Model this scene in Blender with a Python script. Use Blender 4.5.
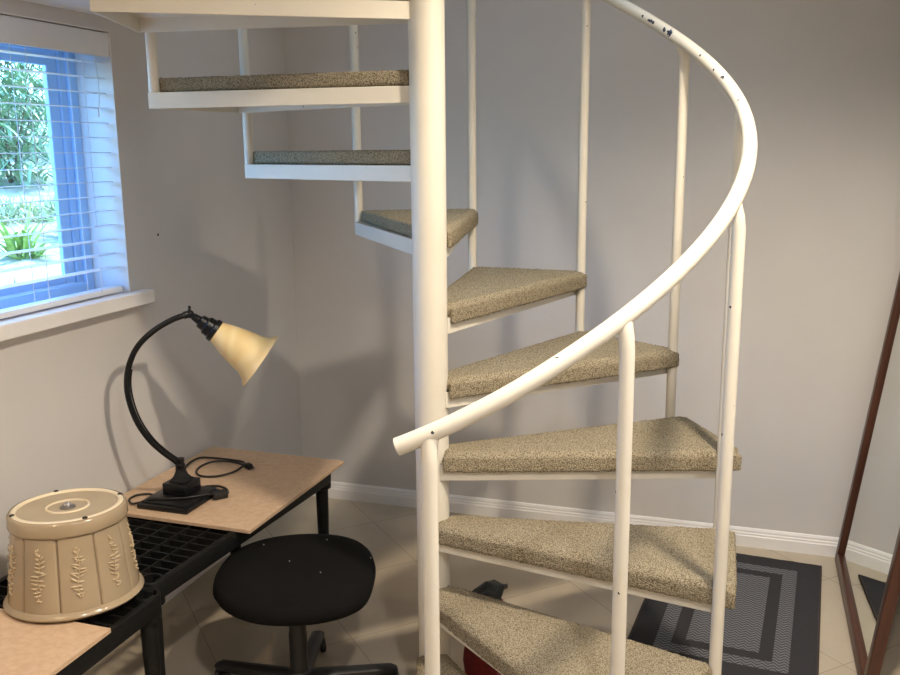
import bpy, bmesh, math, random
from mathutils import Vector, Matrix, noise
random.seed(7)
S = bpy.context.scene
COL = S.collection
PI = math.pi
for o in list(bpy.data.objects):
    bpy.data.objects.remove(o)

# ------------------------------------------------------------------ camera
cd = bpy.data.cameras.new('camera'); cam = bpy.data.objects.new('camera', cd); COL.objects.link(cam)
cd.sensor_width = 36.0
cd.lens = 915.489 * 36.0 / 900.0
cd.clip_start = 0.02
FW = Vector((-0.3042, 0.9313, -0.2008)).normalized()
RT = Vector((0.951, 0.309, -0.0091)); RT = (RT - FW * RT.dot(FW)).normalized()
UP = RT.cross(FW)
CP = Vector((0.776, -2.213, 1.575))
cam.matrix_world = Matrix(((RT.x, UP.x, -FW.x, CP.x), (RT.y, UP.y, -FW.y, CP.y), (RT.z, UP.z, -FW.z, CP.z), (0, 0, 0, 1)))
S.camera = cam

# ------------------------------------------------------------------ world, sun, lamps, exposure
W = bpy.data.worlds.new('sky'); S.world = W; W.use_nodes = True
nt = W.node_tree; bg = nt.nodes['Background']
sky = nt.nodes.new('ShaderNodeTexSky'); sky.sky_type = 'NISHITA'; sky.sun_disc = False
sky.sun_elevation = math.radians(50); sky.sun_rotation = math.radians(20)
mxs = nt.nodes.new('ShaderNodeMix'); mxs.data_type = 'RGBA'; mxs.blend_type = 'MULTIPLY'; mxs.inputs[0].default_value = 1
mxs.inputs[7].default_value = (.55, .86, 1.30, 1)
nt.links.new(sky.outputs[0], mxs.inputs[6]); nt.links.new(mxs.outputs[2], bg.inputs[0]); bg.inputs[1].default_value = 1.75

def lamp(name, kind, loc, energy, color, size=0.1, rot=None, **kw):
    l = bpy.data.lights.new(name, kind); l.energy = energy; l.color = color
    if kind in ('POINT', 'SPOT'): l.shadow_soft_size = size
    if kind == 'AREA': l.size = size
    for k, v in kw.items(): setattr(l, k, v)
    o = bpy.data.objects.new(name, l); COL.objects.link(o); o.location = loc
    if rot: o.rotation_euler = rot
    return o
sun = lamp('sun', 'SUN', (0, 8, 8), 6.5, (1, .95, .85))
sun.data.angle = 0.01
sun.rotation_euler = Vector((-.25, -.75, -.85)).to_track_quat('-Z', 'Y').to_euler()
WARM = (1.0, .86, .68)
lamp('downlight_by_stairs', 'SPOT', (1.05, -0.57, 2.72), 235, WARM, .07, (0, 0, 0), spot_size=math.radians(136), spot_blend=.55)
lamp('downlight_right', 'SPOT', (1.0, -1.75, 2.72), 105, (.98, .95, .93), .06, (0, 0, 0), spot_size=math.radians(136), spot_blend=.6)
lamp('downlight_left', 'SPOT', (-0.70, -2.0, 2.72), 66, (1, .74, .46), .05, (0, 0, 0), spot_size=math.radians(160), spot_blend=.9)
lamp('upstairs_daylight', 'AREA', (0.1, 0.1, 3.65), 16, (.50, .74, 1.0), 1.3)
S.view_settings.view_transform = 'Standard'; S.view_settings.look = 'None'
S.view_settings.gamma = 1.0; S.view_settings.use_curve_mapping = False
S.view_settings.exposure = -0.10

# ------------------------------------------------------------------ materials
def mat(name, col=(.8, .8, .8), rough=.5, metal=0.0, spec=None):
    m = bpy.data.materials.new(name); m.use_nodes = True
    b = m.node_tree.nodes['Principled BSDF']
    b.inputs['Base Color'].default_value = (*col, 1); b.inputs['Roughness'].default_value = rough
    b.inputs['Metallic'].default_value = metal
    if spec is not None: b.inputs['Specular IOR Level'].default_value = spec
    return m
def N(m, t, **kw):
    n = m.node_tree.nodes.new(t)
    for k, v in kw.items():
        if k.startswith('i_'):
            n.inputs[k[2:].replace('_', ' ')].default_value = v
        else: setattr(n, k, v)
    return n
def L(m, a, b): m.node_tree.links.new(a, b)
def P(m): return m.node_tree.nodes['Principled BSDF']
def coord(m): return N(m, 'ShaderNodeTexCoord').outputs['Object']
def mth(m, op, a, b=None, c=None):
    n = N(m, 'ShaderNodeMath', operation=op)
    for i, v in enumerate((a, b, c)):
        if v is None: continue
        if isinstance(v, (int, float)): n.inputs[i].default_value = v
        else: L(m, v, n.inputs[i])
    return n.outputs[0]
def mixc(m, f, a, b):
    n = N(m, 'ShaderNodeMix', data_type='RGBA')
    for i, v in ((0, f), (6, a), (7, b)):
        if isinstance(v, (int, float)): n.inputs[i].default_value = v
        elif isinstance(v, tuple): n.inputs[i].default_value = (*v, 1)
        else: L(m, v, n.inputs[i])
    return n.outputs[2]
def noise_tex(m, scale, detail=2, co=None, rough=.5):
    n = N(m, 'ShaderNodeTexNoise'); n.inputs['Scale'].default_value = scale; n.inputs['Detail'].default_value = detail
    n.inputs['Roughness'].default_value = rough
    L(m, co or coord(m), n.inputs['Vector']); return n.outputs['Fac']
def bump(m, h, strength=.3, dist=.002):
    b = N(m, 'ShaderNodeBump'); b.inputs['Strength'].default_value = strength; b.inputs['Distance'].default_value = dist
    L(m, h, b.inputs['Height']); L(m, b.outputs[0], P(m).inputs['Normal'])
def varied(name, a, b, scale, rough=.5, bstr=0, bdist=.001, detail=3, lo=.35, hi=.65, **kw):
    m = mat(name, a, rough, **kw); n = noise_tex(m, scale, detail)
    r = N(m, 'ShaderNodeMapRange'); r.inputs[1].default_value = lo; r.inputs[2].default_value = hi
    L(m, n, r.inputs[0]); L(m, mixc(m, r.outputs[0], a, b), P(m).inputs['Base Color'])
    if bstr: bump(m, n, bstr, bdist)
    return m

M = {}
M['wall'] = varied('wall_paint', (.595, .573, .553), (.62, .598, .576), 3, .75, .12, .0015)
nb = noise_tex(M['wall'], 160, 2); bump(M['wall'], nb, .10, .0015)
M['ceiling'] = varied('ceiling_paint', (.78, .77, .75), (.80, .79, .77), 4, .8)
M['trim'] = varied('white_trim_paint', (.80, .78, .76), (.77, .75, .73), 6, .45)
M['blind'] = varied('white_blind_vinyl', (.86, .86, .86), (.83, .83, .84), 5, .4)
M['winframe'] = mat('daylight_tinted_window_vinyl', (.44, .68, .96), .35)  # white frame; the blue daylight falling on it is put into the colour
M['cord'] = mat('blind_cord', (.75, .76, .78), .7)

PH0, DTH, R0, RISE, Z0, ZR, RR = math.radians(-71.044), math.radians(28.2685), .7807, .195, .13, 1.0637, .768
def helix(k, rr=RR):
    a = PH0 + DTH*k; return Vector((rr*math.cos(a), rr*math.sin(a), ZR + .003 + (RISE + .0045)*k + .036*max(0, .5 - k)**2))
def chip_at(k):
    c = helix(k); d = (helix(k + .01) - c).normalized(); w = (CP - c).normalized(); w = (w - d*w.dot(d)).normalized()
    return c + w*.0168
def painted_steel():
    m = mat('cream_painted_steel', (.80, .765, .68), .40)
    co = N(m, 'ShaderNodeNewGeometry').outputs['Position']
    a = noise_tex(m, 9, 2, co)
    base = mixc(m, a, (.69, .655, .57), (.63, .59, .50))
    n = noise_tex(m, 46, 1.5, co); n2 = noise_tex(m, 6, 1, co)
    v = mth(m, 'MULTIPLY', mth(m, 'GREATER_THAN', n, .745), mth(m, 'GREATER_THAN', n2, .52))
    L(m, mixc(m, v, base, (.035, .04, .06)), P(m).inputs['Base Color'])
    bump(m, noise_tex(m, 30, 2, co), .08, .001)
    nz = N(m, 'ShaderNodeTexNoise'); nz.inputs['Scale'].default_value = 140; L(m, co, nz.inputs['Vector'])
    tot = v
    for k, r in ((4.10, .0095), (4.16, .006), (4.29, .0045), (4.31, .005), (4.33, .0045), (4.40, .004), (3.38, .005), (3.365, .004), (3.72, .0035), (3.05, .003), (.02, .0028)):
        c = chip_at(k)
        d = N(m, 'ShaderNodeVectorMath', operation='DISTANCE'); L(m, co, d.inputs[0]); d.inputs[1].default_value = c
        dd = mth(m, 'ADD', d.outputs['Value'], mth(m, 'MULTIPLY', mth(m, 'SUBTRACT', nz.outputs['Fac'], .5), r*2.6))
        tot = mth(m, 'MAXIMUM', tot, mth(m, 'LESS_THAN', dd, r))
    L(m, mixc(m, tot, base, (.02, .024, .05)), P(m).inputs['Base Color'])
    return m
M['steel'] = painted_steel()

def carpet():
    m = mat('beige_loop_carpet', (.3, .25, .17), .95, spec=.1)
    co = coord(m)
    v = N(m, 'ShaderNodeTexVoronoi'); v.inputs['Scale'].default_value = 330; L(m, co, v.inputs['Vector'])
    n = noise_tex(m, 230, 2, co)
    n2 = noise_tex(m, 7, 2, co)
    a = mixc(m, n2, (.42, .37, .265), (.50, .44, .32))
    f = N(m, 'ShaderNodeMapRange'); f.inputs[1].default_value = .25; f.inputs[2].default_value = .75
    L(m, mth(m, 'ADD', mth(m, 'MULTIPLY', v.outputs['Distance'], .75), mth(m, 'MULTIPLY', n, .35)), f.inputs[0])
    L(m, mixc(m, f.outputs[0], a, (.15, .12, .075)), P(m).inputs['Base Color'])
    h = mth(m, 'SUBTRACT', 1.0, v.outputs['Distance'])
    bump(m, h, .8, .003)
    return m
M['carpet'] = carpet()

def tiles():
    m = mat('beige_floor_tile', (.5, .43, .33), .38)
    co = coord(m); s = N(m, 'ShaderNodeSeparateXYZ'); L(m, co, s.inputs[0])
    def lines(e, off):
        t = mth(m, 'DIVIDE', mth(m, 'SUBTRACT', e, off), .609)
        fr = mth(m, 'FRACT', mth(m, 'ADD', t, .5))
        return mth(m, 'ABSOLUTE', mth(m, 'SUBTRACT', fr, .5)), mth(m, 'FLOOR', t)
    a, ia = lines(mth(m, 'ADD', s.outputs[0], s.outputs[1]), .518)
    b, ib = lines(mth(m, 'SUBTRACT', s.outputs[0], s.outputs[1]), -.70)
    d = mth(m, 'MINIMUM', a, b)
    g = mth(m, 'LESS_THAN', d, .0045)
    cx = N(m, 'ShaderNodeCombineXYZ'); L(m, ia, cx.inputs[0]); L(m, ib, cx.inputs[1])
    wn = N(m, 'ShaderNodeTexWhiteNoise'); L(m, cx.outputs[0], wn.inputs['Vector'])
    n = noise_tex(m, 5, 5, co, .6)
    base = mixc(m, n, (.40, .335, .245), (.52, .445, .335))
    base = mixc(m, mth(m, 'MULTIPLY', wn.outputs['Value'], .35), base, (.50, .44, .35))
    L(m, mixc(m, g, base, (.36, .30, .225)), P(m).inputs['Base Color'])
    L(m, mth(m, 'ADD', .34, mth(m, 'MULTIPLY', g, .4)), P(m).inputs['Roughness'])
    bump(m, mth(m, 'SUBTRACT', 1.0, g), .4, .002)
    return m
M['tile'] = tiles()

M['mdf'] = varied('hardboard', (.50, .345, .225), (.57, .41, .275), 60, .62, .1, .0006, 5)
M['mdfedge'] = varied('hardboard_edge', (.50, .34, .22), (.56, .40, .27), 90, .8)
M['resin'] = varied('black_resin_plastic', (.006, .006, .006), (.010, .010, .010), 90, .5, .15, .0006, spec=.18)
M['lampmetal'] = mat('black_lamp_metal', (.006, .006, .007), .30, 0, .35)
M['cordblack'] = mat('black_rubber_cord', (.010, .009, .009), .5)
def black_fabric():
    m = mat('black_upholstery', (.012, .011, .010), .9, spec=.15)
    n = noise_tex(m, 420, 2); n2 = noise_tex(m, 5, 2)
    L(m, mixc(m, mth(m, 'MULTIPLY', n, n2), (.002, .002, .002), (.010, .009, .008)), P(m).inputs['Base Color'])
    bump(m, n, .5, .0015); return m
M['fabric'] = black_fabric()
M['blackplastic'] = mat('black_chair_plastic', (.012, .012, .013), .45)
M['lint'] = mat('pale_lint', (.6, .55, .5), .9)
def shade_glass():
    m = mat('amber_swirl_glass', (.78, .60, .30), .3)
    n = noise_tex(m, 11, 3); n2 = noise_tex(m, 4, 2)
    w = N(m, 'ShaderNodeTexWave'); w.inputs['Scale'].default_value = 6; w.inputs['Distortion'].default_value = 9; w.inputs['Detail'].default_value = 2
    L(m, coord(m), w.inputs['Vector'])
    f = mth(m, 'MULTIPLY', w.outputs['Fac'], n2)
    L(m, mixc(m, f, (.80, .61, .29), (.90, .76, .45)), P(m).inputs['Base Color'])
    P(m).inputs['Subsurface Weight'].default_value = .25
    P(m).inputs['Subsurface Radius'].default_value = (.02, .012, .006)
    return m
M['shade'] = shade_glass()
M['ceramic'] = varied('tan_glazed_ceramic', (.33, .255, .165), (.37, .29, .19), 8, .16)
M['ceramicpale'] = mat('pale_unglazed_ceramic', (.74, .64, .46), .5)
M['ceramicrelief'] = varied('pale_leaf_relief_glaze', (.43, .335, .21), (.48, .38, .245), 30, .2)
M['rubber'] = mat('dark_rubber', (.02, .015, .012), .6)
M['chrome'] = mat('chrome', (.7, .7, .72), .15, 1.0)
M['ring'] = mat('grey_washer', (.20, .19, .18), .4, .6)
M['mirror'] = mat('mirror_silver', (.72, .76, .74), .02, 1.0)
def mahogany():
    m = mat('mahogany', (.10, .03, .015), .35)
    mp = N(m, 'ShaderNodeMapping'); mp.inputs['Scale'].default_value = (30, 30, 2); L(m, coord(m), mp.inputs[0])
    n = noise_tex(m, 2, 4, mp.outputs[0])
    L(m, mixc(m, n, (.035, .010, .005), (.10, .032, .016)), P(m).inputs['Base Color']); return m
M['mahogany'] = mahogany()
M['backing'] = mat('mirror_backing_board', (.10, .07, .05), .8)
def rugmat(a, b):
    m = mat('charcoal_rug', (.03, .03, .033), .95, spec=.1)
    co = coord(m); s = N(m, 'ShaderNodeSeparateXYZ'); L(m, co, s.inputs[0])
    d = mth(m, 'MINIMUM', mth(m, 'SUBTRACT', a, mth(m, 'ABSOLUTE', s.outputs[0])), mth(m, 'SUBTRACT', b, mth(m, 'ABSOLUTE', s.outputs[1])))
    b1 = mth(m, 'MULTIPLY', mth(m, 'GREATER_THAN', d, .080), mth(m, 'LESS_THAN', d, .130))
    b2 = mth(m, 'GREATER_THAN', d, .172)
    z = mth(m, 'MAXIMUM', b1, b2)
    # herringbone-like dashes: diagonal stripes flipped every 3 cm
    fl = mth(m, 'PINGPONG', s.outputs[0], .016)
    ph = mth(m, 'FRACT', mth(m, 'MULTIPLY', mth(m, 'ADD', s.outputs[1], fl), 60))
    n = noise_tex(m, 300, 2, co)
    st = mth(m, 'MULTIPLY', mth(m, 'LESS_THAN', ph, .5), mth(m, 'ADD', .35, n))
    light = mixc(m, st, (.065, .066, .074), (.20, .20, .21))
    dark = mixc(m, n, (.026, .026, .029), (.056, .054, .058))
    L(m, mixc(m, z, dark, light), P(m).inputs['Base Color'])
    bump(m, mth(m, 'ADD', n, mth(m, 'MULTIPLY', st, z)), .7, .003)
    return m
M['rug'] = rugmat(.285, .45)
M['rugedge'] = varied('rug_binding', (.03, .022, .02), (.05, .035, .03), 200, .9)
M['redfabric'] = varied('red_nylon', (.16, .008, .012), (.22, .012, .016), 60, .6, .2, .001)
M['blacknylon'] = varied('black_nylon', (.003, .004, .004), (.008, .010, .010), 60, .5, .2, .001)
def glass():
    m = bpy.data.materials.new('clear_window_glass'); m.use_nodes = True
    t = m.node_tree; t.nodes.remove(t.nodes['Principled BSDF'])
    tr = t.nodes.new('ShaderNodeBsdfTransparent'); tr.inputs[0].default_value = (.93, .97, .97, 1)
    gl = t.nodes.new('ShaderNodeBsdfGlossy'); gl.inputs['Roughness'].default_value = .02
    mx = t.nodes.new('ShaderNodeMixShader'); mx.inputs[0].default_value = .05
    t.links.new(tr.outputs[0], mx.inputs[1]); t.links.new(gl.outputs[0], mx.inputs[2])
    t.links.new(mx.outputs[0], t.nodes['Material Output'].inputs[0]); return m
M['glass'] = glass()
M['gravel'] = varied('pale_garden_soil', (.34, .36, .24), (.52, .50, .38), 6, .9, .3, .01)
M['stucco'] = mat('exterior_stucco', (.6, .58, .55), .9)
def leafmat(name, a, b):
    m = varied(name, a, b, 3, .5); P(m).inputs['Transmission Weight'].default_value = 0
    return m
M['leafdark'] = leafmat('dark_green_leaf', (.07, .17, .07), (.16, .30, .13))
M['leafmid'] = leafmat('mid_green_leaf', (.16, .30, .12), (.30, .42, .22))
M['leaflime'] = leafmat('lime_green_leaf', (.25, .42, .07), (.38, .52, .12))
M['leafgrass'] = leafmat('pale_grass_blade', (.35, .46, .22), (.50, .56, .32))
M['stem'] = mat('brown_stem', (.16, .11, .06), .8)

# ------------------------------------------------------------------ helpers
def obj(name, bm, mats, parent=None, smooth=None, loc=None):
    me = bpy.data.meshes.new(name)
    bmesh.ops.recalc_face_normals(bm, faces=bm.faces[:])
    bm.to_mesh(me); bm.free()
    for m in (mats if isinstance(mats, (list, tuple)) else [mats]): me.materials.append(m)
    if smooth is not None:
        for p in me.polygons: p.use_smooth = True
        me.set_sharp_from_angle(angle=math.radians(smooth))
    o = bpy.data.objects.new(name, me); COL.objects.link(o)
    if parent: o.parent = parent
    if loc: o.location = loc
    return o
def thing(name, label, cat, loc=(0, 0, 0), rz=0, group=None):
    o = bpy.data.objects.new(name, None); COL.objects.link(o); o.empty_display_size = .05
    o.location = loc; o.rotation_euler = (0, 0, rz)
    return tag(o, label, cat, group)
def tag(o, label, cat, group=None):
    o['label'] = label; o['category'] = cat
    if group: o['group'] = group
    return o
def struct(name, bm, m, parent=None, smooth=None):
    o = obj(name, bm, m, parent, smooth)
    if not parent: o['kind'] = 'structure'
    return o
def setmat(fs, i):
    for f in fs: f.material_index = i
def box(bm, x0, x1, y0, y1, z0, z1, bev=0, mi=0, mtx=None, seg=2):
    vs = [bm.verts.new(v) for v in ((x0,y0,z0),(x1,y0,z0),(x1,y1,z0),(x0,y1,z0),(x0,y0,z1),(x1,y0,z1),(x1,y1,z1),(x0,y1,z1))]
    fs = [bm.faces.new([vs[i] for i in q]) for q in ((3,2,1,0),(4,5,6,7),(0,1,5,4),(1,2,6,5),(2,3,7,6),(3,0,4,7))]
    setmat(fs, mi)
    if bev:
        r = bmesh.ops.bevel(bm, geom=list({e for f in fs for e in f.edges}), offset=bev, segments=seg, affect='EDGES', profile=.5)
        setmat(r['faces'], mi)
        vs = list({v for f in r['faces'] for v in f.verts} | {v for v in vs if v.is_valid})
    if mtx: bmesh.ops.transform(bm, matrix=mtx, verts=[v for v in vs if v.is_valid])
def prism(bm, poly, z0, z1, mi=0):
    n = len(poly)
    a = [bm.verts.new((p[0], p[1], z0)) for p in poly]; b = [bm.verts.new((p[0], p[1], z1)) for p in poly]
    fs = [bm.faces.new(a[::-1]), bm.faces.new(b)]
    fs += [bm.faces.new((a[i], a[(i+1) % n], b[(i+1) % n], b[i])) for i in range(n)]
    setmat(fs, mi); return fs
def tube(bm, pts, r, n=12, cap=True, mi=0, closed=False):
    pts = [Vector(p) for p in pts]; rings = []; m = len(pts)
    rad = r if isinstance(r, (list, tuple)) else [r] * m
    t0 = (pts[1] - pts[0]).normalized()
    up = Vector((0, 0, 1)) if abs(t0.z) < .9 else Vector((1, 0, 0))
    nrm = (up - t0 * up.dot(t0)).normalized()
    for i in range(m):
        t = (pts[min(i+1, m-1)] - pts[max(i-1, 0)]).normalized()
        nrm = (nrm - t * nrm.dot(t)).normalized(); bi = t.cross(nrm)
        rings.append([bm.verts.new(pts[i] + (nrm * math.cos(2*PI*k/n) + bi * math.sin(2*PI*k/n)) * rad[i]) for k in range(n)])
    for i in range(m - 1):
        for k in range(n):
            bm.faces.new((rings[i][k], rings[i][(k+1) % n], rings[i+1][(k+1) % n], rings[i+1][k])).material_index = mi
    if cap:
        bm.faces.new(rings[0][::-1]).material_index = mi; bm.faces.new(rings[-1]).material_index = mi
    return rings
def lathe(bm, prof, n=40, mi=0, mtx=None, rmod=None):
    rings = []
    for j, (r, z) in enumerate(prof):
        if r < 1e-6: rings.append([bm.verts.new((0, 0, z))])
        else:
            rings.append([bm.verts.new(((rmod(r, 2*PI*k/n, j) if rmod else r) * math.cos(2*PI*k/n), (rmod(r, 2*PI*k/n, j) if rmod else r) * math.sin(2*PI*k/n), z)) for k in range(n)])
    for a, b in zip(rings, rings[1:]):
        for k in range(n):
            q = [a[k % len(a)], a[(k+1) % len(a)], b[(k+1) % len(b)], b[k % len(b)]]
            q = [v for i, v in enumerate(q) if v not in q[:i]]
            if len(q) > 2: bm.faces.new(q).material_index = mi
    vs = [v for r in rings for v in r]
    if mtx: bmesh.ops.transform(bm, matrix=mtx, verts=vs)
    return vs
def catmull(pts, per=8):
    pts = [Vector(p) for p in pts]; out = []
    for i in range(len(pts) - 1):
        a, b, c, d = pts[max(i-1, 0)], pts[i], pts[i+1], pts[min(i+2, len(pts)-1)]
        for k in range(per):
            t = k / per
            out.append(.5 * ((2*b) + (c - a) * t + (2*a - 5*b + 4*c - d) * t*t + (3*b - a - 3*c + d) * t**3))
    out.append(pts[-1]); return out
def copy_tree(o, parent=None):
    c = o.copy(); COL.objects.link(c)
    if parent: c.parent = parent
    for ch in o.children: copy_tree(ch, c)
    return c

# ------------------------------------------------------------------ room shell
XL, YB, XR, YF = -1.144, 1.435, 1.45, -3.6
ZC, ZS = 2.75, 1.985
bm = bmesh.new(); box(bm, XL - .25, XR + .1, YF - .1, YB + .1, -.06, 0); struct('floor', bm, M['tile'])
bm = bmesh.new(); box(bm, XL - .25, XR + .1, YB, YB + .1, 0, ZC + .3); struct('wall_back', bm, M['wall'])
bm = bmesh.new(); box(bm, XR, XR + .1, YF - .1, YB, 0, ZC + .3); struct('wall_right', bm, M['wall'])
bm = bmesh.new(); box(bm, XL - .25, XR, YF - .1, YF, 0, ZC + .3); struct('wall_front', bm, M['wall'])
WY0, WY1, WZ0, WZ1 = -1.05, .29, 1.125, 1.945
bm = bmesh.new(); T = .20
box(bm, XL - T, XL, YF, WY0, 0, ZC + .3); box(bm, XL - T, XL, WY1, YB, 0, ZC + .3)
box(bm, XL - T, XL, WY0, WY1, 0, WZ0 - .035); box(bm, XL - T, XL, WY0, WY1, WZ1, ZC + .3)
struct('wall_left', bm, M['wall'])
# ceiling with the round stair opening
bm = bmesh.new(); n = 48; HR = .885
out = []
for k in range(n):
    a = 2*PI*k/n; c, s = math.cos(a), math.sin(a)
    tt = min(((XR if c > 0 else XL) / c) if abs(c) > 1e-6 else 1e9, ((YB if s > 0 else YF) / s) if abs(s) > 1e-6 else 1e9)
    out.append((c*tt, s*tt))
for z in (ZC, ZC + .2):
    A = [bm.verts.new((HR*math.cos(2*PI*k/n), HR*math.sin(2*PI*k/n), z)) for k in range(n)]
    B = [bm.verts.new((x, y, z)) for x, y in out]
    for k in range(n): bm.faces.new((A[k], A[(k+1) % n], B[(k+1) % n], B[k]))
    if z == ZC: A0 = A
    else:
        for k in range(n): bm.faces.new((A0[k], A0[(k+1) % n], A[(k+1) % n], A[k]))
# corners the radial quads cut off
for x, y in ((XL, YF), (XR, YF), (XL, YB), (XR, YB)):
    box(bm, min(x, x*.2), max(x, x*.2), *((YF, YF*.3) if y < 0 else (1.2, YB)), ZC + .01, ZC + .19)
struct('ceiling', bm, M['ceiling'])
bm = bmesh.new(); box(bm, XL, -.90, YF, .45, ZS, ZC); struct('trim_1', bm, M['ceiling'])          # boxed soffit along the window wall
# upstairs stairwell above the opening
bm = bmesh.new()
for a, b in (((-1.0, -.95), (-1.0, .95)), ((1.0, -.95), (1.0, .95))):
    x = a[0]; box(bm, min(x, x*1.05), max(x, x*1.05), -1.0, 1.0, ZC + .2, 3.8)
for y in (-1.0, 1.0): box(bm, -1.05, 1.05, min(y, y*1.05), max(y, y*1.05), ZC + .2, 3.8)
box(bm, -1.05, 1.05, -1.05, 1.05, 3.8, 3.86)
struct('wall_upper', bm, M['wall'])

def base_profile(bm, a, b, nrm):
    prof = [(0, 0), (.014, 0), (.014, .045), (.011, .050), (.011, .056), (.008, .061), (.008, .068), (.004, .076), (0, .078)]
    a, b, nrm = Vector(a), Vector(b), Vector(nrm)
    A = [bm.verts.new(a + nrm*d + Vector((0, 0, z))) for d, z in prof]; B = [bm.verts.new(b + nrm*d + Vector((0, 0, z))) for d, z in prof]
    for i in range(len(prof) - 1): bm.faces.new((A[i], A[i+1], B[i+1], B[i]))
    bm.faces.new(A); bm.faces.new(B[::-1])
bm = bmesh.new(); base_profile(bm, (XL, YB, 0), (XR, YB, 0), (0, -1, 0)); struct('baseboard_back', bm, M['trim'])
bm = bmesh.new(); base_profile(bm, (XL, YF, 0), (XL, YB - .014, 0), (1, 0, 0)); struct('baseboard_left', bm, M['trim'])
bm = bmesh.new(); base_profile(bm, (XR, YF, 0), (XR, YB - .014, 0), (-1, 0, 0)); struct('baseboard_right', bm, M['trim'])
# nail holes / small marks on the walls
bm = bmesh.new()
for x, y, z in ((XL + .001, .46, 1.30), (XL + .001, .62, 1.02)):
    box(bm, x - .001, x + .0012, y - .004, y + .004, z - .004, z + .004, .0015)
struct('trim_2', bm, M['rubber'])

# window: frame, glass, sill
XG = XL - .14
win = thing('window_1', 'white framed window behind the horizontal blind', 'window'); win['kind'] = 'structure'
del win['label'], win['category']
bm = bmesh.new()
def frame_rect(bm, x0, x1, y0, y1, z0, z1, w, wb=None, bev=.003):
    wb = wb or w
    box(bm, x0, x1, y0, y0 + w, z0, z1, bev); box(bm, x0, x1, y1 - w, y1, z0, z1, bev)
    box(bm, x0, x1, y0 + w, y1 - w, z0, z0 + wb, bev); box(bm, x0, x1, y0 + w, y1 - w, z1 - w, z1, bev)
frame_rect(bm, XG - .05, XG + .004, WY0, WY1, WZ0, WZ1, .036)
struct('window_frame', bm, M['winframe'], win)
bm = bmesh.new()
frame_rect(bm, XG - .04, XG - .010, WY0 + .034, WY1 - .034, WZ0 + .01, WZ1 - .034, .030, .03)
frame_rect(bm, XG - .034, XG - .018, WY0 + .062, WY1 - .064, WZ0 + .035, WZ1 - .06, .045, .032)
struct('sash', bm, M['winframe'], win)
bm = bmesh.new(); box(bm, XG - .028, XG - .024, WY0 + .1, WY1 - .1, WZ0 + .06, WZ1 - .1); struct('glass', bm, M['glass'], win)
bm = bmesh.new()
box(bm, XL - .18, XL, WY0, WY1, WZ0 - .035, WZ0, 0)
box(bm, XL, XL + .045, WY0 - .1, WY1 + .068, WZ0 - .040, WZ0 + .004, .004)
struct('sill', bm, M['trim'], win)
bm = bmesh.new(); box(bm, XL - .139, XL, WY1 - .003, WY1, WZ0, WZ1); box(bm, XL - .139, XL, WY0, WY0 + .003, WZ0, WZ1); box(bm, XL - .139, XL, WY0, WY1, WZ1 - .003, WZ1)
struct('jamb_liner', bm, M['trim'], win)

# ------------------------------------------------------------------ window blind
bl = thing('window_blind', 'white horizontal slat blind hanging in the window recess', 'blind', (XL - .04, 0, WZ1))
bm = bmesh.new(); box(bm, .022, .036, WY0 + .005, WY1 - .004, -.078, -.006, .003); obj('valance', bm, M['blind'], bl, 40)
bm = bmesh.new(); box(bm, -.03, .02, WY0 + .01, WY1 - .008, -.06, -.004, .002); obj('head_rail', bm, M['blind'], bl, 40)
slat0 = None
zs = []
z = -.095
while z > WZ0 - WZ1 + .045: zs.append(z); z -= .0455
for i, z in enumerate(zs):
    if slat0 is None:
        bm = bmesh.new(); A = []
        for k in range(7):
            u = -1 + 2*k/6; xx = u*.021; zz = .0008*(1 - u*u)
            A.append((bm.verts.new((xx, WY0 + .012, zz)), bm.verts.new((xx, WY1 - .014, zz)), bm.verts.new((xx, WY0 + .012, zz - .0014)), bm.verts.new((xx, WY1 - .014, zz - .0014))))
        for a, b in zip(A, A[1:]):
            bm.faces.new((a[0], a[1], b[1], b[0])); bm.faces.new((a[2], b[2], b[3], a[3]))
            bm.faces.new((a[0], b[0], b[2], a[2])); bm.faces.new((a[1], a[3], b[3], b[1]))
        for a in (A[0], A[-1]): bm.faces.new((a[0], a[1], a[3], a[2]))
        o = slat0 = obj('slat', bm, M['blind'], bl, 40)
    else:
        o = slat0.copy(); COL.objects.link(o)
    o.location = (0, 0, z); o.rotation_euler = (0, math.radians(random.uniform(-.6, .6) + (2 if i > len(zs) - 4 else 0)), 0)
bm = bmesh.new(); box(bm, -.024, .024, WY0 + .012, WY1 - .014, WZ0 - WZ1 + .006, WZ0 - WZ1 + .024, .004); obj('bottom_rail', bm, M['blind'], bl, 40)
for y in (.17, -.06, -.55, -.95):
    bm = bmesh.new()
    for x in (-.027, .027): tube(bm, [(x, y, -.06), (x, y, WZ0 - WZ1 + .02)], .0011, 6)
    obj('ladder_cord', bm, M['cord'], bl)
bm = bmesh.new(); tube(bm, catmull([(.034, .215, -.07), (.036, .222, -.15), (.036, .219, -.21), (.034, .214, -.24)], 5), .0018, 6); tube(bm, [(.034, .214, -.24), (.034, .213, -.262)], .003, 6)
obj('tilt_cord', bm, M['cord'], bl)

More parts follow.
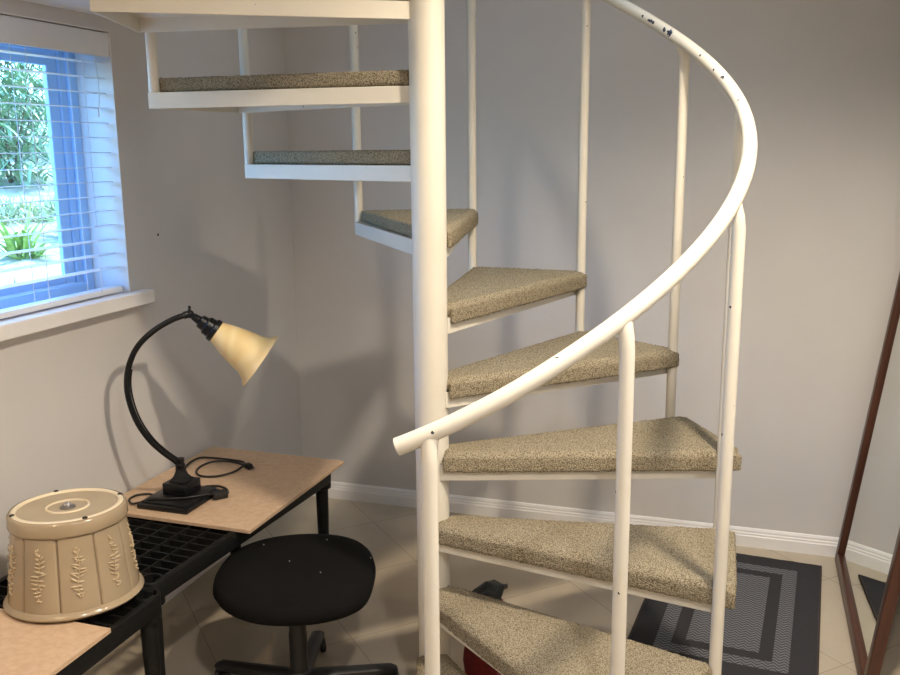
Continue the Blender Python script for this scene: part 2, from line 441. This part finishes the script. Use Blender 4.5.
# ------------------------------------------------------------------ spiral staircase
st = thing('spiral_staircase', 'cream painted steel spiral staircase with beige carpeted treads', 'staircase', (0, 0, 0))
bm = bmesh.new()
lathe(bm, [(0, 0), (.10, 0), (.10, .008), (.0445, .010), (.0445, 3.5), (0, 3.5)], 48)
obj('center_pole', bm, M['steel'], st, 40)
def wedge(grow=0, ri=.024, hw0=.040, hw1=.012):
    # local frame: nose edge leaves along angle 0 (outer corner at R0), back edge along angle DTH
    a1 = DTH
    n0 = Vector((0, -1)); n1 = Vector((-math.sin(a1), math.cos(a1))); d1 = Vector((math.cos(a1), math.sin(a1)))
    R = .798 + grow
    return [Vector((ri, 0)) + n0*(hw0 + grow), Vector((R - .012, .016)) + n0*grow*.6, d1*(R - .027) + n1*.0165, d1*ri + n1*(hw1 + grow)]
def inset(poly, t):
    n = len(poly); out = []
    for i in range(n):
        p, a, b = poly[i], poly[i-1], poly[(i+1) % n]
        e0 = (p - a).normalized(); e1 = (b - p).normalized()
        m0 = Vector((-e0.y, e0.x)); m1 = Vector((-e1.y, e1.x)); mm = (m0 + m1); mm /= max(.2, mm.dot(m0))
        out.append(p + mm*t)
    return out
bm = bmesh.new()
w = wedge(); wi = inset(w, .005)
for z0, z1 in ((0, .042),):
    A = [[bm.verts.new((p.x, p.y, z)) for p in q] for q, z in ((w, 0), (w, .042), (wi, .036), (wi, 0))]
    for i in range(4):
        j = (i+1) % 4
        bm.faces.new((A[0][i], A[0][j], A[1][j], A[1][i])); bm.faces.new((A[3][i], A[3][j], A[0][j], A[0][i])); bm.faces.new((A[2][i], A[2][j], A[3][j], A[3][i]))
    bm.faces.new(A[1]); bm.faces.new(A[2][::-1])
tr0 = obj('tread', bm, M['steel'], st)
bv = tr0.modifiers.new('edge', 'BEVEL'); bv.width = .0015; bv.segments = 2; bv.limit_method = 'ANGLE'
# carpet pad: rounded wedge, remeshed and roughened
def round_poly(poly, r, seg=5):
    out = []; n = len(poly)
    for i in range(n):
        p = poly[i]; a = (poly[i-1] - p).normalized(); b = (poly[(i+1) % n] - p).normalized()
        for k in range(seg + 1):
            t = k/seg; q0 = p + a*r; q1 = p + b*r
            out.append(q0*(1-t)**2 + p*2*t*(1-t) + q1*t*t)
    return out
def pad(bm, poly, rc, z0, z1, rt, rb):
    t = bmesh.new()
    prism(t, round_poly(poly, rc), z0, z1)
    ed = [e for e in t.edges if all(abs(v.co.z - z1) < 1e-5 for v in e.verts)]
    bmesh.ops.bevel(t, geom=ed, offset=rt, segments=4, affect='EDGES', profile=.5)
    ed = [e for e in t.edges if all(abs(v.co.z - z0) < 1e-5 for v in e.verts)]
    bmesh.ops.bevel(t, geom=ed, offset=rb, segments=2, affect='EDGES', profile=.5)
    me = bpy.data.meshes.new('tmp'); t.to_mesh(me); t.free(); bm.from_mesh(me); bpy.data.meshes.remove(me)
def carpet_bm(ext):
    bm = bmesh.new()
    c = wedge(.004, .032, .038, .008)
    c[1] = Vector((.792, -.010)); d = Vector((math.cos(DTH), math.sin(DTH))); c[2] = d*.782 + Vector((d.y, -d.x))*.006
    if ext:                                                    # the lower pads hang over the outer end of the steel
        c[1] = Vector((.816, .014)); d = Vector((math.cos(DTH - .06), math.sin(DTH - .06))); c[2] = d*.797
    pad(bm, c, .016, .0435, .080, .022, .006)
    # pile rolled down over the nose
    u = (c[1] - c[0]).normalized(); nn = Vector((u.y, -u.x))
    nose = [c[0] + nn*.010, c[1] + nn*.010, c[1] - nn*.0032, c[0] - nn*.0032]
    pad(bm, nose, .005, .025, .070, .006, .004)
    return bm
cp0 = obj('carpet', carpet_bm(False), M['carpet'], tr0, 180)
rm = cp0.modifiers.new('remesh', 'REMESH'); rm.mode = 'VOXEL'; rm.voxel_size = .0055; rm.use_smooth_shade = True
tx = bpy.data.textures.new('carpet_loops', 'CLOUDS'); tx.noise_scale = .007; tx.noise_depth = 1
dm = cp0.modifiers.new('loops', 'DISPLACE'); dm.texture = tx; dm.strength = .0055; dm.mid_level = .5; dm.texture_coords = 'LOCAL'
me_ext = bpy.data.meshes.new('carpet_ext'); t_ = carpet_bm(True); bmesh.ops.recalc_face_normals(t_, faces=t_.faces[:]); t_.to_mesh(me_ext); t_.free(); me_ext.materials.append(M['carpet'])
for k in range(0, 14):
    o = tr0 if k == 0 else copy_tree(tr0, st)
    if k in (2, 3): o.children[0].data = me_ext
    o.location = (0, 0, Z0 + RISE*k); o.rotation_euler = (0, 0, PH0 + DTH*k)
for k in range(0, 14):
    a = PH0 + DTH*k; rb_ = {3: .764, 8: .767, 9: .760, 10: .750}.get(k, R0); x, y = rb_*math.cos(a), rb_*math.sin(a)
    zb = 0 if k == 0 else Z0 + RISE*(k-1) + .012
    bm = bmesh.new(); top = helix(k).z - .004
    tube(bm, [(x, y, zb), (x, y, top - .055), (x*.7 + .3*RR*math.cos(a), y*.7 + .3*RR*math.sin(a), top - .030), (RR*math.cos(a), RR*math.sin(a), top - .006)], [.0145, .0145, .0150, .0170], 20)
    obj('baluster', bm, M['steel'], st, 50)
bm = bmesh.new()
hp = [helix(-.155 + i*(13.4 + .155)/400) for i in range(401)]
rings = tube(bm, hp, .0168, 18, cap=False)
bm.faces.new(rings[-1])
d = (hp[1] - hp[0]).normalized(); c0 = hp[0]
inner = [bm.verts.new(c0 + (v.co - c0)*.82) for v in rings[0]]; deep = [bm.verts.new(v.co + d*.05) for v in inner]
for k in range(18):
    j = (k+1) % 18
    bm.faces.new((rings[0][k], inner[k], inner[j], rings[0][j])); bm.faces.new((inner[k], deep[k], deep[j], inner[j]))
bm.faces.new(deep)
obj('handrail', bm, M['steel'], st, 50)

# ------------------------------------------------------------------ black resin shelf units used as tables
def shelf_unit(label, loc, rz, LX, LY, name='shelf_table'):
    # origin: front (room side) near corner on the floor; extends -LX in x and +LY in y
    t = thing(name, label, 'table', loc, rz)
    H = .463
    bm = bmesh.new(); rw, rh = .020, .052
    for x0, x1, y0, y1 in ((-rw, 0, .03, LY-.03), (-LX, -LX+rw, .03, LY-.03), (-LX+.03, -.03, 0, rw), (-LX+.03, -.03, LY-rw, LY)):
        box(bm, x0, x1, y0, y1, H - rh, H, .004)
    obj('rim', bm, M['resin'], t, 40)
    bm = bmesh.new()
    ny = int((LY - .06)/.040)
    for i in range(1, ny):
        y = rw + (LY - 2*rw)*i/ny; box(bm, -LX + rw, -rw, y - .0030, y + .0030, H - .036, H - .003)
    for i in range(1, 6):
        x = -LX + rw + (LX - 2*rw)*i/6; box(bm, x - .0022, x + .0022, rw, LY - rw, H - .034, H - .0015)
    obj('grid', bm, M['resin'], t)
    for cx, cy in ((-.035, .035), (-.035, LY - .035), (-LX + .035, .035), (-LX + .035, LY - .035)):
        bm = bmesh.new()
        lathe(bm, [(.024, H - .075), (.033, H - .07), (.035, H - .002), (.033, H + .001), (.026, H + .001), (.0245, H - .03), (0, H - .03)], 28, mtx=Matrix.Translation((cx, cy, 0)))
        obj('corner_socket', bm, M['resin'], t, 40)
        bm = bmesh.new()
        lathe(bm, [(0, 0), (.022, 0), (.024, .01), (.0215, .06), (.019, .20), (.0215, .30), (.0225, H - .05), (0, H - .05)], 24, mtx=Matrix.Translation((cx, cy, 0)))
        obj('leg', bm, M['resin'], t, 40)
    return t
shelf_unit('black plastic shelf table by the wall under the desk lamp board', (-.657, -.350, 0), math.radians(-3.6), .455, .985)
shelf_unit('black plastic shelf table nearest the camera, under the tan pot', (-.612, -1.20, 0), 0, .47, .845)
bm = bmesh.new(); box(bm, -1.132, -.578, .022, .672, .4645, .4765, .0015, mtx=Matrix.Translation((-.855, .347, 0)) @ Matrix.Rotation(math.radians(-.8), 4, 'Z') @ Matrix.Translation((.855, -.347, 0)))
bm.faces.ensure_lookup_table()
for f in bm.faces:
    if abs(f.normal.z) < .5: f.material_index = 1
tag(obj('hardboard_sheet', bm, [M['mdf'], M['mdfedge']]), 'brown hardboard sheet on the shelf table, carrying the desk lamp', 'board')
bm = bmesh.new(); box(bm, -1.10, -.606, -1.16, -.580, .4645, .4765, .0015)
for f in bm.faces:
    if abs(f.normal.z) < .5: f.material_index = 1
tag(obj('hardboard_sheet', bm, [M['mdf'], M['mdfedge']]), 'brown hardboard sheet under the front of the tan pot, at the photo corner', 'board')

# ------------------------------------------------------------------ desk lamp
ZT = .4775
lx, ly = -.925, .185
la = thing('desk_lamp', 'black gooseneck desk lamp with amber glass shade on hardboard', 'lamp', (lx, ly, ZT))
bm = bmesh.new()
box(bm, -.086, .098, -.122, .072, 0, .016, .004); box(bm, -.078, .088, -.108, .066, .016, .022, .003)
obj('base_plate', bm, M['lampmetal'], la, 40)
bm = bmesh.new()
box(bm, -.044, .044, -.044, .044, .020, .060, .005)
sq = [(.034, .062), (.027, .068), (.019, .078), (.014, .092), (.013, .104)]
prev = None
for r, z in sq:
    ring = [bm.verts.new((r*math.cos(a)*1.2, r*math.sin(a)*1.2, z)) for a in (PI/4, 3*PI/4, 5*PI/4, 7*PI/4)]
    if prev: [bm.faces.new((prev[i], prev[(i+1) % 4], ring[(i+1) % 4], ring[i])) for i in range(4)]
    prev = ring
bm.faces.new(prev)
lathe(bm, [(.012, .100), (.016, .106), (.016, .114), (.012, .118), (.0135, .124), (.0135, .134), (0, .136)], 20)
obj('pedestal', bm, M['lampmetal'], la, 40)
AX = Vector((math.cos(math.radians(42)), math.sin(math.radians(42)), 0))
def lp(t, z): return AX*t + Vector((0, 0, z - ZT))
bm = bmesh.new()
arc = catmull([lp(0, .585), lp(-.016, .606), lp(-.0508, .640), lp(-.0873, .685), lp(-.119, .745), lp(-.1378, .8124), lp(-.1418, .877), lp(-.1282, .939), lp(-.0978, .993), lp(-.0473, 1.036), lp(.0056, 1.063), lp(.044, 1.0745)], 5)
tube(bm, arc, .0092, 14); tube(bm, [p + AX*.012 + Vector((0, 0, .003)) for p in arc[:34]], .0026, 8); obj('neck', bm, M['lampmetal'], la, 60)
bm = bmesh.new()
J = lp(.0612, 1.0776)
tube(bm, [lp(.042, 1.0742), lp(.052, 1.0762), lp(.0612, 1.0776)], [.012, .012, .008], 14)
bmesh.ops.create_uvsphere(bm, u_segments=14, v_segments=10, radius=.0135, matrix=Matrix.Translation(J))
side = Vector((-AX.y, AX.x, 0))
tube(bm, [J - side*.022, J + side*.022], .006, 10); tube(bm, [J + Vector((0, 0, .008)), J + Vector((0, 0, .026))], .004, 8)
obj('swivel_joint', bm, M['lampmetal'], la, 40)
AS = Vector((math.cos(math.radians(25)), math.sin(math.radians(25)), 0)); E0 = J + AS*.207 + Vector((0, 0, -.157)); S0 = J + (E0 - J).normalized()*.016
ax = (E0 - S0).normalized()
mt = Matrix.Translation(S0) @ ax.to_track_quat('Z', 'Y').to_matrix().to_4x4()
bm = bmesh.new()
lathe(bm, [(0, -.012), (.008, -.010), (.012, .0), (.014, .018), (.022, .024), (.023, .040), (.030, .046), (.031, .064), (.037, .068), (.038, .080), (.034, .084), (0, .084)], 28, mtx=mt)
obj('socket', bm, M['lampmetal'], la, 40)
bm = bmesh.new()
Ls = (E0 - S0).length; z0 = .078
gl = Ls - z0
prof = [(.034, z0), (.037, z0 + .06*gl), (.048, z0 + .25*gl), (.057, z0 + .45*gl), (.064, z0 + .64*gl), (.069, z0 + .80*gl), (.079, z0 + .92*gl), (.096, Ls + .001)]
prof += [(.0965, Ls + .004)] + [(r - .004, z) for r, z in reversed(prof)]
lathe(bm, prof, 48, mtx=mt); obj('glass_shade', bm, M['shade'], la, 60)
bm = bmesh.new(); lathe(bm, [(.012, .084), (.013, .10), (.026, .125), (.029, .145), (.024, .165), (0, .176)], 24, mtx=mt)
obj('bulb', bm, mat('frosted_bulb', (.85, .84, .80), .4), la, 60)
def lw(x, y, z=.0045): return Vector((x - lx, y - ly, z))
bm = bmesh.new()
cpts = [lw(-.965, .27), lw(-1.04, .36), lw(-1.085, .45), lw(-1.088, .53), lw(-1.03, .545), lw(-.95, .545), lw(-.90, .530), lw(-.885, .470), lw(-.895, .415), lw(-.93, .375), lw(-.98, .37), lw(-1.02, .41), lw(-1.03, .47), lw(-1.0, .505, .009), lw(-.93, .515, .009), lw(-.865, .495)]
tube(bm, catmull(cpts, 6), .0038, 8)
cpts = [lw(-.905, .285), lw(-.865, .300), lw(-.825, .285), lw(-.800, .255), lw(-.802, .225)]
tube(bm, catmull(cpts, 6), .0036, 8)
cpts = [lw(-1.012, .165), lw(-1.045, .170), lw(-1.075, .150), lw(-1.075, .112), lw(-1.045, .085), lw(-1.015, .082, .012), lw(-.97, .092, .026), lw(-.90, .115, .026), lw(-.85, .150, .026), lw(-.822, .190, .022), lw(-.812, .21, .006)]
tube(bm, catmull(cpts, 6), .0036, 8)
obj('power_cord', bm, M['cordblack'], la, 60)
bm = bmesh.new(); mtp = Matrix.Translation(lw(-.862, .492, .009)) @ Matrix.Rotation(math.radians(-30), 4, 'Z')
box(bm, -.012, .016, -.010, .010, -.008, .010, .003, mtx=mtp)
for s in (-.005, .005): box(bm, .016, .030, s - .001, s + .001, -.002, .004, 0, mtx=mtp)
obj('plug', bm, M['cordblack'], la, 40)
bm = bmesh.new(); mtp = Matrix.Translation(lw(-.805, .215, .013)) @ Matrix.Rotation(math.radians(50), 4, 'Z')
box(bm, -.024, .024, -.014, .014, -.0125, .012, .004, mtx=mtp)
obj('inline_switch', bm, M['cordblack'], la, 40)

# ------------------------------------------------------------------ tan ceramic pot, upside down
pot = thing('ceramic_pot', 'tan glazed ceramic pot upside down with leaf relief panels', 'pot', (-.808, -.459, .4750))
pot.rotation_euler = (math.radians(-2.2), math.radians(-1.0), math.radians(10))
RB, RTp, HH = .166, .137, .236
bm = bmesh.new()
NP = 10
def prad(z): return RB - .008 - (RB - .008 - (RTp - .003)) * (z/(HH - .035))**.95
def rm_(r, a, j):
    if 4 <= j <= 19:
        u = (a/(2*PI)*NP) % 1.0; e = min(u, 1 - u)
        g = max(0, 1 - e/.035)
        flat = -.0022*(1 - (2*u - 1)**2)*0 
        return r - .0060*g + .0022*(1 - (2*u - 1)**2)
    return r
prof = [(RB - .010, 0), (RB - .002, .0015), (RB + .0012, .0065), (RB - .0012, .0125), (prad(.02) - .0005, .018)]
for i in range(1, 15): z = .020 + (HH - .040 - .020)*i/14; prof.append((prad(z), z))
prof += [(RTp - .004, HH - .039), (RTp + .003, HH - .037), (RTp + .005, HH - .032), (RTp + .003, HH - .006), (RTp - .001, HH - .001), (RTp - .004, HH)]
lathe(bm, prof, 320, rmod=rm_)
obj('body', bm, M['ceramic'], pot, 50)
bm = bmesh.new()
lathe(bm, [(RTp - .0045, HH - .0015), (RTp - .008, HH + .0012), (RTp - .015, HH + .0012), (RTp - .018, HH - .001), (RTp - .018, HH - .006)], 96)
lathe(bm, [(.053, HH - .006), (.052, HH - .0012), (.048, HH - .0012), (.047, HH - .006)], 64)
obj('foot_ring', bm, M['ceramicpale'], pot, 60)
bm = bmesh.new()
lathe(bm, [(RTp - .014, HH - .004), (.046, HH - .0045), (.043, HH - .0045), (.020, HH - .0065), (0, HH - .0065)], 64)
obj('underside', bm, varied('matte_tan_ceramic', (.38, .305, .205), (.42, .34, .23), 12, .55), pot, 60)
bm = bmesh.new(); lathe(bm, [(.019, HH - .0066), (.018, HH - .003), (.010, HH - .002), (.009, HH - .005), (0, HH - .006)], 32)
obj('drain_washer', bm, M['ring'], pot, 60)
bm = bmesh.new(); lathe(bm, [(.0085, HH - .005), (.009, HH + .003), (.006, HH + .006), (.004, HH + .003), (0, HH + .002)], 24); box(bm, -.012, .012, -.0025, .0025, HH - .001, HH + .004, .001)
obj('drain_bolt', bm, M['chrome'], pot, 50)
for a in (43, 133, 223, 318):
    a = math.radians(a); bm = bmesh.new(); bmesh.ops.create_uvsphere(bm, u_segments=12, v_segments=8, radius=1, matrix=Matrix.Translation((math.cos(a)*(RTp - .0085), math.sin(a)*(RTp - .0085), HH + .001)) @ Matrix.Diagonal((.0068, .0068, .0035, 1)))
    obj('rubber_foot', bm, M['rubber'], pot, 60)
for i in range(NP):                                                # leaf-and-berry relief in each panel
    a = 2*PI*(i + .5)/NP; bm = bmesh.new(); rnd = random.Random(i)
    def on(u, z, lift=.0):
        r = prad(z) + .0023 + lift; aa = a + u/prad(z); return Vector((r*math.cos(aa), r*math.sin(aa), z))
    tube(bm, [on(.004*math.sin(z*60), z, .0006) for z in [.048 + .0125*k for k in range(11)]], .0014, 6)
    for k in range(13):
        z = .050 + k*.0098
        for s in (-1, 1):
            ln = (.019*(1 - abs(k - 5.5)/8) + .002)*rnd.uniform(.6, 1.1); u = .004*math.sin(z*60)
            p0 = on(u, z, 0); p1 = on(u + s*ln, z + .006 + rnd.uniform(-.008, .007), .0004); d = (p1 - p0)
            mt = Matrix.Translation((p0 + p1)/2) @ d.to_track_quat('X', 'Z').to_matrix().to_4x4() @ Matrix.Diagonal((d.length*.6, .0044, .0026, 1))
            bmesh.ops.create_uvsphere(bm, u_segments=8, v_segments=5, radius=1, matrix=mt)
        if k % 2: bmesh.ops.create_uvsphere(bm, u_segments=8, v_segments=5, radius=.0028, matrix=Matrix.Translation(on(rnd.uniform(-.006, .006), z, .0005)))
    obj('leaf_relief', bm, M['ceramicrelief'], pot, 60)

# ------------------------------------------------------------------ black task stool
cx, cy = -.395, -.062
ch = thing('task_stool', 'black upholstered backless task stool on wheeled base by tables', 'stool', (cx, cy, 0))
outl = [(-.642,-.087),(-.671,.043),(-.632,.155),(-.535,.232),(-.409,.262),(-.303,.226),(-.225,.120),(-.175,-.035),(-.180,-.130),(-.247,-.205),(-.341,-.248),(-.437,-.258),(-.525,-.228),(-.599,-.168)]
outl = outl[::-1]
cv = catmull([(x - cx, y - cy, 0) for x, y in outl + outl[:1]], 5)[:-1]
mid = sum(cv, Vector())/len(cv)
bm = bmesh.new(); prev = None
lev = [(0, .335), (.80, .335), (.93, .338), (.985, .348), (1.0, .362), (.985, .376), (.94, .388), (.84, .394), (.6, .396), (.3, .393)]
first = None
for s, z in lev:
    ring = [bm.verts.new((mid.x + (p.x - mid.x)*s, mid.y + (p.y - mid.y)*s, z)) for p in cv] if s else [bm.verts.new((mid.x, mid.y, z))]
    if prev:
        for k in range(len(ring)):
            j = (k+1) % len(ring); q = [prev[k % len(prev)], prev[j % len(prev)], ring[j], ring[k]]
            if len(prev) == 1: q = q[1:]
            bm.faces.new(q)
    prev = ring
bm.faces.new(prev)
obj('seat', bm, M['fabric'], ch, 70)
rnd = random.Random(3)
for x, y in ((-.02, .19), (.16, .11), (-.19, .10), (-.06, .02), (.06, -.02)):
    bm = bmesh.new(); bmesh.ops.create_icosphere(bm, subdivisions=1, radius=.0020, matrix=Matrix.Translation((x, y + .06, .3963))); obj('lint_speck', bm, M['lint'], ch)
bm = bmesh.new(); box(bm, -.08, .08, -.07, .07, .318, .337, .006); obj('seat_plate', bm, M['blackplastic'], ch, 40)
bm = bmesh.new(); lathe(bm, [(0, .055), (.030, .055), (.032, .10), (.026, .105), (.026, .22), (.024, .225), (.024, .32), (0, .32)], 28); obj('gas_column', bm, M['blackplastic'], ch, 40)
for i in range(5):
    a = math.radians(33 + 72*i); c, s = math.cos(a), math.sin(a)
    bm = bmesh.new()
    pts = [(.015, .075, .030, .022), (.10, .071, .025, .019), (.20, .065, .022, .015), (.272, .061, .021, .012), (.288, .058, .012, .007)]
    prev = None
    for d, z, hw, hh in pts:
        ring = []
        for k in range(12):
            t = 2*PI*k/12; u = hw*math.copysign(abs(math.cos(t))**.7, math.cos(t)); v = hh*math.copysign(abs(math.sin(t))**.7, math.sin(t))
            ring.append(bm.verts.new((c*d - s*u, s*d + c*u, z + v)))
        if prev: [bm.faces.new((prev[k], prev[(k+1) % 12], ring[(k+1) % 12], ring[k])) for k in range(12)]
        else: bm.faces.new(ring)
        prev = ring
    bm.faces.new(prev)
    arm = obj('base_arm', bm, M['blackplastic'], ch, 40)
    bm = bmesh.new(); p = Vector((c*.268, s*.268, 0)); sw = a + (1.2, .4, 2.0, -.6, 1.0)[i]
    mtx = Matrix.Translation(p) @ Matrix.Rotation(sw, 4, 'Z')
    for o_ in (-.013, .013):
        lathe(bm, [(0, -.008), (.022, -.008), (.0255, -.005), (.0255, .005), (.022, .008), (0, .008)], 20, mtx=mtx @ Matrix.Translation((0, o_, .0255)) @ Matrix.Rotation(PI/2, 4, 'X'))
    tube(bm, [p + Vector((0, 0, .03)), p + Vector((0, 0, .068))], .007, 10)
    obj('caster', bm, M['blackplastic'], ch, 40)

# ------------------------------------------------------------------ rug
rug = thing('door_mat_rug', 'charcoal rectangular bordered rug on the tile floor behind the stairs', 'rug', (.786, .876, 0), math.radians(-4.4))
bm = bmesh.new(); box(bm, -.285, .285, -.45, .45, .001, .009, .003); bmesh.ops.subdivide_edges(bm, edges=[e for e in bm.edges if e.calc_length() > .3], cuts=12, use_grid_fill=True)
for v in bm.verts: v.co.z += .002*max(0, noise.noise(Vector((v.co.x*6, v.co.y*6, 1))))
obj('rug_field', bm, M['rug'], rug, 60)
bm = bmesh.new()
pp = []
for x0, y0, x1, y1 in ((-.286, -.451, .286, -.451), (.286, -.451, .286, .451), (.286, .451, -.286, .451), (-.286, .451, -.286, -.451)):
    for i in range(16): t = i/16; pp.append((x0 + (x1 - x0)*t, y0 + (y1 - y0)*t, .0055 + random.uniform(-.0005, .0008)))
tube(bm, pp + pp[:1], .0045, 8, cap=False)
obj('rug_binding', bm, M['rugedge'], rug, 60)

# ------------------------------------------------------------------ leaning mirror
mi = thing('leaning_mirror', 'tall mahogany framed mirror leaning against the right wall', 'mirror', (1.160, .437, 0))
mi.rotation_euler = (0, math.radians(7.0), 0)
ML, MH, fw_, ft = .962, 1.88, .042, .034
bm = bmesh.new()
def rail(bm, x0, x1, y0, y1, z0, z1): box(bm, x0, x1, y0, y1, z0, z1, .005)
rail(bm, 0, ft, 0, fw_, .004, MH); rail(bm, 0, ft, ML - fw_, ML, .004, MH)
rail(bm, 0, ft, fw_, ML - fw_, .004, fw_ + .006); rail(bm, 0, ft, fw_, ML - fw_, MH - fw_, MH)
obj('wood_frame', bm, M['mahogany'], mi, 40)
bm = bmesh.new(); box(bm, .014, .018, fw_ - .004, ML - fw_ + .004, fw_, MH - fw_ + .004); obj('mirror_glass', bm, M['mirror'], mi)
bm = bmesh.new(); box(bm, .0185, .024, fw_ - .004, ML - fw_ + .004, fw_, MH - fw_ + .004); obj('backing', bm, M['backing'], mi)

# ------------------------------------------------------------------ red and black bag under the stairs
bg_ = thing('fabric_bag', 'small red and black fabric bag on the floor under the lower treads', 'bag', (.086, .205, 0), math.radians(8))
bm = bmesh.new(); box(bm, -.050, .050, -.085, .085, .0, .235, .016, seg=4)
bmesh.ops.subdivide_edges(bm, edges=[e for e in bm.edges if e.calc_length() > .05], cuts=6, use_grid_fill=True)
for v in bm.verts: v.co += Vector((noise.noise(v.co*14), noise.noise(v.co*14 + Vector((5, 0, 0))), noise.noise(v.co*11)*.4))*.008*(0 if v.co.z < .01 else 1)
for v in bm.verts: v.co.z = max(v.co.z, 0)
obj('bag_body', bm, M['redfabric'], bg_, 70)
bm = bmesh.new()
fl = []
for i in range(9):
    row = []
    for j in range(9):
        u, v = -1 + i/4, -1 + j/4
        zz = .262 + .034*(1 - (u - .3)**2*.5)*(1 - v*v*.5) + .016*noise.noise(Vector((u*2, v*2, 3))) - .03*max(0, -u - .2)
        row.append(bm.verts.new((u*.055 + .000 + .004*v, v*.070 + .02, zz)))
    fl.append(row)
for i in range(8):
    for j in range(8): bm.faces.new((fl[i][j], fl[i+1][j], fl[i+1][j+1], fl[i][j+1]))
fo = obj('flap', bm, M['blacknylon'], bg_, 80)
so = fo.modifiers.new('thick', 'SOLIDIFY'); so.thickness = .012
bm = bmesh.new(); box(bm, -.040, .040, -.06, .07, .225, .268, .01); obj('collar', bm, M['blacknylon'], bg_, 60)

# ------------------------------------------------------------------ garden outside the window
bm = bmesh.new(); GX = [XL - .25, -2.0, -2.8, -3.8, -5.2, -9]; GZ = [.92, .96, 1.06, 1.22, 1.5, 2.3]; prev = None
for x, z in zip(GX, GZ):
    row = [bm.verts.new((x, y*.5 - 3, z + (.05*noise.noise(Vector((x, y*.5, 0))) if x < -1.5 else 0))) for y in range(0, 40)]
    if prev: [bm.faces.new((prev[k], prev[k+1], row[k+1], row[k])) for k in range(39)]
    prev = row
struct('ground_outside', bm, M['gravel'], None, 80)
def gz(x):
    for i in range(len(GX) - 1):
        if GX[i+1] <= x <= GX[i]: t = (GX[i] - x)/(GX[i] - GX[i+1]); return GZ[i]*(1-t) + GZ[i+1]*t
    return GZ[0]
def blade(bm, p, ang, ln, w, up, droop, mi=0, seg=4):
    c, s = math.cos(ang), math.sin(ang); pv = None
    for k in range(seg + 1):
        t = k/seg; d = ln*t*math.cos(up); z = ln*t*math.sin(up) - droop*ln*t*t
        ww = w*(1 - t)**.6*(.5 + min(t*2, .5)) if k < seg else 0.0005
        q = Vector((p[0] + c*d, p[1] + s*d, p[2] + z)); sd = Vector((-s, c, 0))*ww
        cur = (bm.verts.new(q - sd), bm.verts.new(q + sd))
        if pv: bm.faces.new((pv[0], pv[1], cur[1], cur[0])).material_index = mi
        pv = cur
def shrub(x, y, h, r, n, lf, label, group=None):
    t = thing('garden_shrub', label, 'shrub', (x, y, gz(x)), 0, group)
    rnd = random.Random(int(x*100 + y*37)); bm = bmesh.new()
    for k in range(n):
        a = rnd.uniform(0, 2*PI); rr = r*rnd.random()**.5; z = h*rnd.uniform(.02, 1)
        rr *= .6 + .4*math.sin(PI*min(1, z/h*.85 + .1))
        blade(bm, (rr*math.cos(a), rr*math.sin(a), z), rnd.uniform(0, 2*PI), rnd.uniform(.14, .30), .017, rnd.uniform(-.5, .9), rnd.uniform(.1, .6), 0, 3)
    obj('foliage', bm, lf, t)
    bm = bmesh.new()
    for k in range(6):
        a = rnd.uniform(0, 2*PI); tube(bm, [(0, 0, -.05), (r*.3*math.cos(a), r*.3*math.sin(a), h*.5), (r*.6*math.cos(a), r*.6*math.sin(a), h*.9)], [.009, .006, .003], 6)
    obj('stems', bm, M['stem'], t)
shrub(-5.75, 4.75, 1.7, .85, 2400, M['leafdark'], 'tall dark narrow-leaved shrub filling the top of the window view')
shrub(-4.45, 3.35, .80, .48, 900, M['leafmid'], 'low mid-green shrub behind the pale grass outside the window')
shrub(-8.0, 6.9, 1.9, .95, 1800, M['leafdark'], 'dark narrow-leaved shrub farthest back on the garden bank')
def tuft(x, y, n, ln, lf, label, name='strap_leaf_plant', w=.016):
    rnd = random.Random(int(x*91 + y*53)); bm = bmesh.new()
    for k in range(n):
        blade(bm, (rnd.uniform(-.05, .05), rnd.uniform(-.05, .05), -.01), rnd.uniform(0, 2*PI), ln*rnd.uniform(.7, 1.1), w, rnd.uniform(.5, 1.4), rnd.uniform(.3, .7), 0, 6)
    o = obj(name, bm, lf); o.location = (x, y, gz(x)); return tag(o, label, 'plant')
tuft(-2.95, 2.25, 80, .50, M['leaflime'], 'lime green strap-leaved plant in the middle of the window view')
tuft(-2.75, 1.55, 60, .42, M['leaflime'], 'lime green strap-leaved plant at the left edge of the window view')
tuft(-2.2, 1.55, 26, .34, M['leafdark'], 'dark fern-like plant low in the window view by the glass edge', 'fern', .012)
bm = bmesh.new(); rnd = random.Random(11)
for k in range(1800):
    x = rnd.uniform(-3.70, -3.45); y = rnd.uniform(1.2, 4.0)
    blade(bm, (x, y, gz(x) - .01), rnd.uniform(0, 2*PI), rnd.uniform(.12, .28), .011, rnd.uniform(.5, 1.4), rnd.uniform(.2, .8), 0, 2)
o = obj('bank_grass', bm, M['leafgrass']); o['kind'] = 'stuff'; tag(o, 'pale sunlit grass on the bank outside the window', 'grass')
bm = bmesh.new()
for k in range(500):
    x = rnd.uniform(-1.75, -1.55); y = rnd.uniform(.1, 1.0)
    blade(bm, (x, y, gz(x) - .01), rnd.uniform(0, 2*PI), rnd.uniform(.15, .27), .010, rnd.uniform(.9, 1.5), rnd.uniform(.1, .5), 0, 3)
o = obj('border_groundcover', bm, M['leafgrass']); o['kind'] = 'stuff'; tag(o, 'pale leafy groundcover just below the window glass', 'groundcover')
